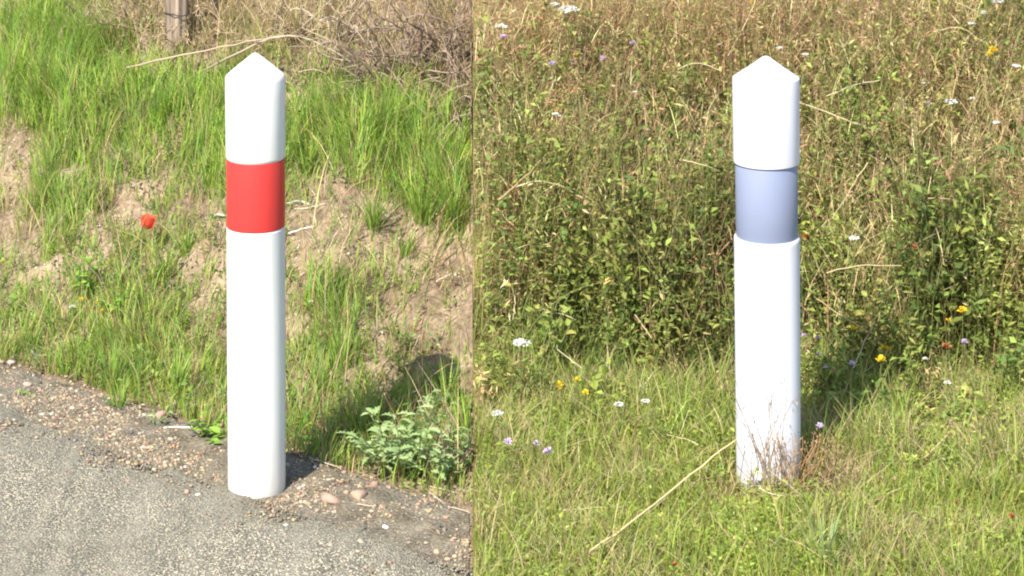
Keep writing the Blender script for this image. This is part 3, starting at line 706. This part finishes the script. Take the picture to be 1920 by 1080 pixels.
# --- weathered fence post on the crest
def fence_post():
    p = pos(331, 96); r = 21*p[1]/F
    root = empty('fence_post', p, 'weathered grey wooden fence post with a wire among dry stems', 'fence post')
    a = np.linspace(0, 2*np.pi, 28, endpoint=False); zs = np.linspace(-.1, .95, 26)
    A, Z = np.meshgrid(a, zs)
    rad = r*(1+.10*(fbm(A*1.3+3, Z*2, 1.5)-.5)*2+.07*np.sin(2*A+1))-.010*np.exp(-((A-4.55-.1*np.sin(Z*7))/.13)**2)-.006*np.exp(-((A-5.4)/.1)**2)
    V = np.stack([rad*np.cos(A), rad*np.sin(A), Z], 2).reshape(-1, 3); V = np.vstack([V, [0, 0, .96]])
    n = 28; Q = [(i*n+j, i*n+(j+1) % n, (i+1)*n+(j+1) % n, (i+1)*n+j) for i in range(25) for j in range(n)]
    T = [t for q in Q for t in ((q[0], q[1], q[2]), (q[0], q[2], q[3]))]+[(25*n+j, 25*n+(j+1) % n, 26*n) for j in range(n)]
    me = raw_mesh('timber', V, np.array(T), None, True)
    m, t, b = new_mat('weathered_timber'); L = t.links
    tc = t.nodes.new('ShaderNodeTexCoord'); mp = t.nodes.new('ShaderNodeMapping'); mp.inputs['Scale'].default_value = (90, 90, 5); L.new(tc.outputs['Object'], mp.inputs[0])
    nn = t.nodes.new('ShaderNodeTexNoise'); nn.inputs['Scale'].default_value = 1; nn.inputs['Detail'].default_value = 6; L.new(mp.outputs[0], nn.inputs['Vector'])
    rp = t.nodes.new('ShaderNodeValToRGB'); rp.color_ramp.elements[0].position = .35; rp.color_ramp.elements[0].color = (.12, .085, .06, 1); rp.color_ramp.elements[1].position = .65; rp.color_ramp.elements[1].color = (.36, .28, .21, 1)
    L.new(nn.outputs[0], rp.inputs[0]); L.new(rp.outputs[0], b.inputs['Base Color']); b.inputs['Roughness'].default_value = .9
    bp = t.nodes.new('ShaderNodeBump'); bp.inputs['Strength'].default_value = .7; bp.inputs['Distance'].default_value = .004; L.new(nn.outputs[0], bp.inputs['Height']); L.new(bp.outputs[0], b.inputs['Normal'])
    me.materials.append(m); link('timber', me, root)
    zz = CAMH-(28-HOR)*(p[1]-r)/F-p[2]
    th = np.linspace(0, 2*np.pi, 30); W = np.stack([np.cos(th)*(r*1.1), np.sin(th)*(r*1.1), zz+.004*np.sin(th*2)], 1)
    bb = Bag(); bb.add(*tubes(W[None], .0018, .0018, np.array((.06, .05, .045)), 5)); bb.obj('wire', M_dry, root)
fence_post()

# --- dead shrubs
def dead_shrub(px, py, size, nst, label, seed, colr=(.36, .27, .20)):
    p = pos(px, py); root = empty('dead_shrub', p, label, 'dead shrub')
    g = np.random.default_rng(seed); stems = []; tw = []
    for s in range(nst):
        d = unit(np.array([g.normal()*.75, g.normal()*.45-.15, g.uniform(.35, 1)])); q = np.array([g.normal()*.02, g.normal()*.02, -.01]); pts = [q.copy()]
        L = size*g.uniform(.6, 1.25)/9
        for i in range(9):
            d = unit(d+g.normal(size=3)*.20+np.array([0, 0, -.05])); q = q+d*L; pts.append(q.copy())
        stems.append(pts)
        for i in range(2, 10):
            for _ in range(g.integers(1, 4)):
                dd = unit(d*.5+g.normal(size=3)*.8); qq = pts[i].copy(); tp = [qq.copy()]; l = size*g.uniform(.08, .26)/5
                for j in range(5):
                    dd = unit(dd+g.normal(size=3)*.28+np.array([0, 0, -.04])); qq = qq+dd*l; tp.append(qq.copy())
                tw.append(tp)
    S = np.array(stems); Tw = np.array(tw)
    for A in (S, Tw): A[..., 0] = np.minimum(A[..., 0]+p[0], -.004)-p[0]
    b = Bag(); b.add(*tubes(S, .0034, .0016, np.array(colr)*(.7+.5*g.random((len(S), 1))), 4)); b.obj('branches', M_dry, root)['kind'] = 'stuff'
    b = Bag(); b.add(*tubes(Tw, .0018, .0010, np.array(colr)*(.65+.7*g.random((len(Tw), 1))), 3)); b.obj('twigs', M_dry, root)['kind'] = 'stuff'
dead_shrub(745, 165, .36, 30, 'large tangle of dry brown twigs spilling down the bank', 1)
dead_shrub(835, 130, .34, 30, 'dark twiggy dead shrub beside the large dry tangle', 2, (.27, .20, .16))
dead_shrub(856, 225, .24, 20, 'low broken dead shrub in grass below the dark twiggy one', 3)
dead_shrub(640, 60, .16, 10, 'sparse pale dead shrub on the bare sandy crest', 4, (.55, .46, .34))
dead_shrub(545, 75, .22, 16, 'dry stems behind the point of the red banded post', 5, (.47, .37, .24))
dead_shrub(335, 108, .13, 12, 'low dry stems at the foot of the wooden fence post', 9, (.47, .36, .22))
dead_shrub(405, 70, .2, 14, 'dry brown stems right of the wooden fence post', 6, (.45, .34, .21))
dead_shrub(265, 55, .22, 18, 'dry brown stems left of the wooden fence post', 7, (.44, .34, .22))
dead_shrub(195, 40, .16, 10, 'small dry stems at the edge of the tall green grass', 8, (.40, .31, .2))

# --- leafy plants with single leaves
def leaf_shape(name, lobes, colr, wid=.5, curl=.12):
    """leaf of length 1 along +x, lobed outline, folded along the midrib"""
    n = 9; t = np.linspace(0, 1, n); w = wid*np.sin(np.pi*t**.8)**.8*(1-.25*t)
    if lobes: w = w*(1-.55*(np.arange(n) % 2 == 0)*(t > .05))
    w[0] = .02; w[-1] = 0
    mid = np.stack([t, 0*t, .05*np.sin(t*3)-curl*t*t], 1)
    Lf = np.stack([t+(.06 if lobes else 0)*(w > .1), w*.5, mid[:, 2]+w*.18], 1); Rt = Lf*np.array([1, -1, 1])
    V = np.vstack([mid, Lf, Rt]); T = []
    for i in range(n-1):
        a, b, c, d, e, f = i, i+1, n+i, n+i+1, 2*n+i, 2*n+i+1
        T += [(a, b, d), (a, d, c), (a, f, b), (a, e, f)]
    C = np.tile(np.array(colr), (len(V), 1)); C[:n] *= 1.15
    me = raw_mesh(name, V, np.array(T), C, True); me.materials.append(M_leaf); return me
LM_grey = [leaf_shape('leaf', True, c, .6, cu) for c, cu in (((.30, .40, .16), .1), ((.37, .46, .21), .25), ((.25, .35, .14), .35))]
LM_brig = [leaf_shape('leaf', False, c, .55, cu) for c, cu in (((.20, .36, .05), .1), ((.26, .41, .06), .25), ((.16, .29, .05), .3))]
LM_bram = [leaf_shape('leaf', False, c, .62, cu) for c, cu in (((.26, .33, .07), .1), ((.32, .36, .09), .22), ((.18, .25, .06), .3), ((.37, .34, .10), .2))]
def leafy(name, p, nst, hgt, spread, leaves, lsize, meshes, label, cat, group=None, seed=0, droop=.1, stemc=(.24, .26, .10)):
    g = np.random.default_rng(seed); root = empty(name, p, label, cat, group); sgn = -1 if p[0] < 0 else 1
    for s in range(nst):
        a = g.uniform(0, 6.28); d = unit(np.array([math.cos(a)*spread*g.uniform(.2, 1), math.sin(a)*spread*g.uniform(.2, 1), 1])); q = np.array([math.cos(a), math.sin(a), 0])*.012*g.random()-np.array([0, 0, .008]); pts = [q.copy()]
        L = hgt*g.uniform(.55, 1.1)/7
        for i in range(7):
            d = unit(d+g.normal(size=3)*.10-np.array([0, 0, droop*i/7])); q = q+d*L; pts.append(q.copy())
        P = np.array(pts)
        P[:, 0] = np.minimum(P[:, 0]+p[0], -.01)-p[0] if sgn < 0 else np.maximum(P[:, 0]+p[0], .01)-p[0]
        b = Bag(); b.add(*tubes(P[None], .0022, .001, np.array(stemc), 4)); so_ = b.obj('stem', M_leaf, root)
        for k in range(leaves):
            t = 1.2+5.8*((k+g.random())/leaves)**.8; i = min(int(t), 6); c = P[i]*(1-(t-i))+P[i+1]*(t-i)
            az = k*2.4+g.random(); el = g.uniform(-.15, .75); l = lsize*g.uniform(.65, 1.2)*(1.1-.05*t)
            tipx = (p[0]+c[0]+math.cos(az)*l*1.05)*sgn
            if tipx < .004: az = math.pi-az
            o = link('leaf', meshes[g.integers(len(meshes))], so_)
            o.location = c; o.scale = (l, l, l); o.rotation_euler = (g.normal()*.4, -el, az)
    return root
leafy('weed', pos(760, 893), 27, .19, 1.15, 11, .039, LM_grey, 'bushy grey green weed with lobed leaves at the edge of the gravel', 'weed', seed=1)
leafy('weed', pos(832, 908), 8, .16, .8, 7, .04, LM_grey, 'sparser grey green weed with bare stems beside the bushy one', 'weed', seed=2, stemc=(.42, .33, .24))
leafy('weed', pos(392, 822), 7, .075, 1.3, 6, .030, LM_brig, 'small bright green weed at the gravel edge left of the post', 'weed', seed=3)
leafy('weed', pos(150, 575), 8, .17, .5, 8, .032, LM_brig, 'bright broad-leaved green weed standing below the poppy on the bank', 'weed', seed=4)
leafy('weed', pos(215, 590), 8, .11, .8, 7, .03, LM_brig, 'spreading light green weed next to the tall broad-leaved one', 'weed', seed=5)
leafy('weed', pos(14, 595), 4, .09, .8, 5, .03, LM_brig, 'little green weed with rounded leaves at the bare end of the bank', 'weed', seed=6)
leafy('weed', pos(300, 790), 4, .05, 1.2, 5, .022, LM_grey, 'tiny weed sprouting behind the large pink stone', 'weed', seed=7)
leafy('weed', pos(48, 748), 4, .03, 2., 5, .018, LM_brig, 'flat green weed growing in the gravel', 'weed', seed=8)
BR = [(955, 500), (1000, 540), (1040, 500), (925, 430), (1120, 600), (1150, 640), (1215, 360), (1250, 400), (1300, 340), (1530, 430), (1555, 480), (1600, 470), (1520, 520), (1180, 560), (1060, 440), (1700, 500), (1820, 420), (1330, 520), (940, 600)]
for i, (px, py) in enumerate(BR):
    p = pos(px, py+25, .22, False) if py < 560 else pos(px, py+40)
    leafy('bramble_shoot', p, 3+i % 2, .33 if py < 560 else .2, .5, 8, .032, LM_bram, ('leafy bramble shoot beside the border at the front of the weeds' if px < 1080 else 'leafy bramble shoot between the border and the grey banded post' if px < 1380 else 'leafy bramble shoot close right of the grey blue band' if px < 1640 else 'leafy bramble shoot far right of the grey banded post'), 'bramble', 'bramble shoots in the meadow herbs', 30+i, .25)

# --- grass clumps
def clump(px, py, n, L, W, pal, lean, label, group, seed, lift=0):
    p = pos(px, py); rt = np.tile(p, (n, 1)); a = U(0, 6.28, n); rd = U(0, .02, n); rt[:, 0] += np.cos(a)*rd; rt[:, 1] += np.sin(a)*rd; rt[:, 2] -= .006
    c = pick(pal, n)
    b = Bag(); b.add(*blades(rt, U(.5, 1.05, n)*L, U(.7, 1.2, n)*W, a+rng.normal(size=n)*.4, np.abs(rng.normal(size=n))*lean, U(.1, 1.1, n), c*.8+np.array([.06, .05, .01]), c, 6, a+1.57+rng.normal(size=n)*.5))
    return tag(b.obj('grass_clump', M_leaf, None, p), label, 'grass clump', group)
GB = [(.25, .40, .06), (.31, .43, .08), (.20, .34, .07)]
CL = [(210, 735, 60, .15, 'wide fresh grass clump overhanging the gravel between the white stick and the pink stone'), (330, 745, 50, .15, 'fresh grass clump right behind the large pink stone'), (225, 765, 36, .10, 'short grass clump on the very lip of the gravel'),
      (110, 400, 70, .17, 'tall grass clump between the two bare soil hollows of the bank'), (135, 425, 46, .14, 'smaller grass clump leaning on the tall one between bare hollows'), (700, 425, 60, .14, 'lone bluish grass clump standing on bare soil beyond the white stick'),
      (790, 420, 70, .17, 'full grass clump at the top of the bare slope'), (850, 430, 60, .2, 'tallest grass clump at the top of the bare slope beside the border'), (640, 690, 60, .16, 'grass clump right of the white post below the bare slope'), (600, 745, 50, .14, 'grass clump at the start of the post shadow'),
      (700, 790, 40, .11, 'shaded grass clump behind the bushy grey green weed'), (460, 330, 60, .16, 'grass clump behind the red band of the post'), (575, 330, 60, .16, 'grass clump just above the curved white stick'), (350, 480, 40, .12, 'thin grass clump on bare soil right of the poppy'),
      (310, 520, 40, .13, 'thin grass clump directly below the poppy'), (60, 660, 40, .10, 'short grass clump behind the short white upright stick'), (140, 690, 50, .11, 'low grass clump at the gravel beside the white upright stick'), (835, 760, 50, .14, 'grass clump behind the sparser grey green weed'),
      (872, 830, 40, .16, 'grass clump squeezed between the grey green weeds and the border'), (760, 480, 30, .1, 'smallest grass clump alone on the bare slope')]
for i, (px, py, n, L, lab) in enumerate(CL):
    clump(px, py, n, L, .0042, GB, .3, lab, 'grass clumps on the bank', i)
clump(1545, 1075, 34, .16, .0075, [(.30, .38, .17), (.24, .33, .12)], .75, 'coarse clump of broad grey green grass blades on the verge', None, 90)
clump(1500, 985, 30, .09, .006, [(.26, .36, .06)], .5, 'bright green tuft of short blades in front of the coarse grass', None, 91)
clump(1690, 790, 40, .12, .004, [(.24, .34, .06)], .4, 'upright green tuft beside the bare patch on the verge', None, 92)
clump(1650, 830, 40, .12, .004, [(.22, .31, .06)], .4, 'loose green tuft between the dead weed and the bare patch', None, 93)
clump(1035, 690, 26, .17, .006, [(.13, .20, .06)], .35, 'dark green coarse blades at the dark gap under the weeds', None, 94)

# --- dead weed by the grey banded post, thin stalks in front of it
def dry_plant(p, n, H, spread, label, seed, heads=True, colr=(.36, .25, .15), rad=.0011):
    g = np.random.default_rng(seed); root = empty('dry_weed', p, label, 'dry weed'); S = []; hc = []
    for s in range(n):
        d = unit(np.array([g.normal()*spread, g.normal()*spread, 1])); q = np.array([g.normal()*.018, g.normal()*.018, -.01]); pts = [q.copy()]
        for i in range(6):
            d = unit(d+g.normal(size=3)*.13); q = q+d*H*g.uniform(.7, 1.1)/6; pts.append(q.copy())
        S.append(pts); hc += [pts[6]+g.normal(size=3)*.004+np.array([0, 0, .008*j-.03]) for j in range(5)]
    b = Bag(); b.add(*tubes(np.array(S), rad, rad*.6, np.array(colr)*(.8+.5*g.random((n, 1))), 4)); b.obj('stems', M_dry, root)['kind'] = 'stuff'
    if heads:
        hc = np.array(hc); m = len(hc); b = Bag(); b.add(*leaflets(hc, g.normal(size=(m, 3))+np.array([0, 0, .8]), g.uniform(.006, .013, m), g.uniform(.0015, .0035, m), np.array(colr)*(.6+.8*g.random((m, 1))), .2, False)); b.obj('seed_heads', M_dry, root)['kind'] = 'stuff'
def q(x, y): return np.array([x, y, ground(x, y)])
dry_plant(q(.665, 4.97), 16, .33, .11, 'thin dry seeding stalks standing in front of the grey banded post', 1)
dry_plant(q(.64, 4.99), 7, .17, .2, 'short dark dry stalks at the left foot of the grey banded post', 2, colr=(.22, .15, .10))
dry_plant(q(.72, 4.985), 30, .17, .22, 'rusty dry weed hugging the foot of the grey banded post', 3, colr=(.36, .22, .10))
dry_plant(q(.79, 5.02), 44, .15, .5, 'tangled brown dead weed right of the grey banded post', 4, colr=(.30, .20, .12))
dry_plant(q(.86, 4.99), 30, .12, .6, 'low spread of dead brown stems beyond the tangled dead weed', 5, colr=(.40, .29, .18))

# --- flowers
def flower(px, py, kind, size_px, label, group=None, lift=None):
    tall = to_tall(px, py)
    lf = lift if lift is not None else (.05 if tall else .055)
    x, y = at(px, py, lf, True) if px > CXP else at(px, py, lf)
    zt = CAMH-(py-HOR)*y/F; z0 = ground(x, y); h = zt-z0; r = size_px*.5*y/F
    root = empty({'umbel': 'white_umbel', 'yellow': 'yellow_flower', 'purple': 'purple_flower', 'poppy': 'poppy', 'rust': 'rust_leaf'}[kind], (x, y, z0), label, 'flower', group)
    off = rng.normal(size=2)*.012
    P = np.array([[0, 0, -.01], [off[0], off[1], h*.5], [0, 0, h-r*.25]]); P = spline(P, 7)
    if px > CXP: P[:, 0] = np.maximum(P[:, 0]+x, .004)-x
    else: P[:, 0] = np.minimum(P[:, 0]+x, -.004)-x
    b = Bag(); b.add(*tubes(P[None], .0011, .0008, np.array((.24, .28, .09)), 4)); b.obj('stem', M_leaf, root)
    top = np.array([0, 0, h])
    if kind == 'umbel':
        n = 90; rr = r*np.sqrt(R(n)); a = U(0, 6.28, n); c = top+np.stack([rr*np.cos(a), rr*np.sin(a), .25*r*(1-(rr/r)**2)+rng.normal(size=n)*r*.05], 1)
        b = Bag(); b.add(*leaflets(c, np.stack([np.cos(a), np.sin(a), .1+0*a], 1)+rng.normal(size=(n, 3))*.4, np.full(n, r*.34), np.full(n, r*.30), pick([(.80, .80, .74), (.74, .72, .70)], n, None, .05), .1)); b.obj('florets', M_petal, root)
        m = 9; a = np.arange(m)*6.28/m; e = top+np.stack([np.cos(a)*r*.8, np.sin(a)*r*.8, 0*a], 1); b = Bag(); b.add(*tubes(np.stack([np.tile(top-[0, 0, r*.7], (m, 1)), (e+top-[0, 0, r*.5])/2, e], 1), .0006, .0004, np.array((.25, .3, .1)), 3)); b.obj('rays', M_leaf, root)
    elif kind in ('yellow', 'purple', 'rust'):
        n = 26; a = U(0, 6.28, n); el = U(.05, 1.3, n); d = np.stack([np.cos(a)*np.cos(el), np.sin(a)*np.cos(el), np.sin(el)], 1)
        pal = {'yellow': [(.80, .62, .04), (.75, .52, .03)], 'purple': [(.58, .46, .66), (.68, .55, .72)], 'rust': [(.38, .13, .06), (.44, .19, .08)]}[kind]
        b = Bag(); b.add(*leaflets(top+d*r*.1, d, np.full(n, r*1.05), np.full(n, r*.5), pick(pal, n, None, .1), .15)); b.obj('petals', M_petal, root)
        b = Bag(); b.add(*pebbles((top+[0, 0, r*.05])[None], np.array([r*.38]), np.array([.7]), np.array([{'yellow': (.62, .40, .02), 'purple': (.3, .2, .4), 'rust': (.25, .08, .03)}[kind]]))); b.obj('centre', M_petal, root)
    else:
        for j in range(4):
            a0 = j*math.pi/2+.4; n = 7; g = np.linspace(-1, 1, n); rows = []
            for t in (0.05, .4, .75, 1.0):
                w = g*(.95*t**.6); ang = a0+w*.85
                rad = r*(.12+.80*t**.55)*(1.0+.05*np.cos(g*9)); zz = r*(-.35+1.5*t**1.8-.3*t*g*g)+(.05*r*np.sin(g*11) if t == 1. else 0)
                rows.append(np.stack([rad*np.cos(ang), rad*np.sin(ang), zz+(j % 2)*r*.05], 1))
            V = np.concatenate(rows)+top; T = [tt for i in range(3) for k in range(n-1) for tt in ((i*n+k, i*n+k+1, (i+1)*n+k+1), (i*n+k, (i+1)*n+k+1, (i+1)*n+k))]
            b = Bag(); b.add(V, np.array(T), np.array((.82, .11, .06))); b.obj('petal', M_petal, root, None, True)
        b = Bag(); b.add(*pebbles((top+[0, 0, r*.15])[None], np.array([r*.28]), np.array([1.]), np.array([(.03, .03, .02)]))); b.obj('seed_capsule', M_petal, root)
def to_tall(px, py):
    x, y = at(px, py); return y > 5.9
flower(278, 424, 'poppy', 32, 'single red poppy on the grassy bank left of the white post', None, .10)
for px, py, s, lab in [(1066, 18, 34, 'largest flat white umbel flower in the meadow herbs beside the seam'), (940, 50, 20, 'narrow tilted white umbel below the largest one'), (978, 643, 28, 'pinkish white umbel low at the front edge of the weeds'),
                    (1782, 191, 22, 'white umbel flower next to a violet head in the meadow'), (1868, 3, 26, 'white umbel at the very top of the meadow'), (1602, 447, 18, 'small white flower head right of the grey blue band')]:
    flower(px, py, 'umbel', s, lab)
for px, py, s in [(1822, 44, 13), (1843, 25, 9), (1906, 124, 15), (1868, 230, 12), (1823, 184, 10), (1040, 214, 12), (1050, 217, 9), (1210, 752, 14), (1160, 758, 16), (932, 775, 20), (1462, 90, 12), (1510, 102, 12), (1732, 156, 9), (1776, 717, 12), (1190, 172, 8), (1845, 22, 9), (1735, 672, 9), (1040, 8, 16)]:
    flower(px, py, 'umbel', s, 'small white flower head low on the short verge' if py > 660 else 'small white flower head high in the brown herbs right of the post' if px > 1440 else 'small white flower head high in the brown herbs beside the border', 'small white flowers of the meadow')
for px, py, s in [(1862, 95, 18), (1855, 103, 14), (1805, 584, 20), (1600, 617, 14), (1652, 676, 20), (1655, 653, 14), (1665, 655, 12), (1080, 104, 12), (1050, 722, 16), (1083, 713, 13), (1098, 737, 14), (1778, 602, 12), (1408, 2, 10), (1048, 728, 10)]:
    flower(px, py, 'yellow', s, 'yellow flower head low at the verge between border and post' if py > 690 and px < 1400 else 'yellow flower head at the foot of the weeds right of the post' if py > 500 else 'yellow flower head high up in the brown herbs', 'yellow flowers of the meadow')
for px, py, s in [(952, 830, 18), (1006, 833, 14), (1028, 848, 20), (1130, 111, 14), (1187, 83, 14), (1738, 196, 14), (1508, 630, 11), (1533, 634, 10), (1537, 800, 15), (944, 71, 16), (1036, 120, 14), (1808, 643, 15), (1535, 665, 9), (1548, 690, 9), (1597, 683, 14)]:
    flower(px, py, 'purple', s, 'pale violet flower head low on the verge near the border' if py > 800 and px < 1100 else 'small violet flower head close to the lower shaft of the grey banded post' if py > 600 else 'pale violet flower head high up in the brown herbs', 'violet flowers of the meadow')
for px, py, s in [(1775, 652, 20), (1898, 970, 16), (1265, 1060, 14), (1793, 943, 10), (1512, 445, 16), (1714, 465, 14)]:
    flower(px, py, 'rust', s, 'rust red withered head on the short verge grass' if py > 900 else 'rust red withered head among the tall herbs right of the post', 'rust red withered heads of the meadow')
for px, py, s in [(152, 562, 10), (183, 568, 10), (192, 583, 8), (225, 548, 8)]:
    flower(px, py, 'yellow', s, 'tiny yellow flower among the broad-leaved weeds of the bank', 'tiny yellow flowers of the bank', .07)
for px, py, s in [(136, 575, 13), (818, 249, 8), (830, 262, 8), (583, 565, 7)]:
    flower(px, py, 'umbel', s, 'tiny white flower among the grass of the bank', 'tiny white flowers of the bank', .05)
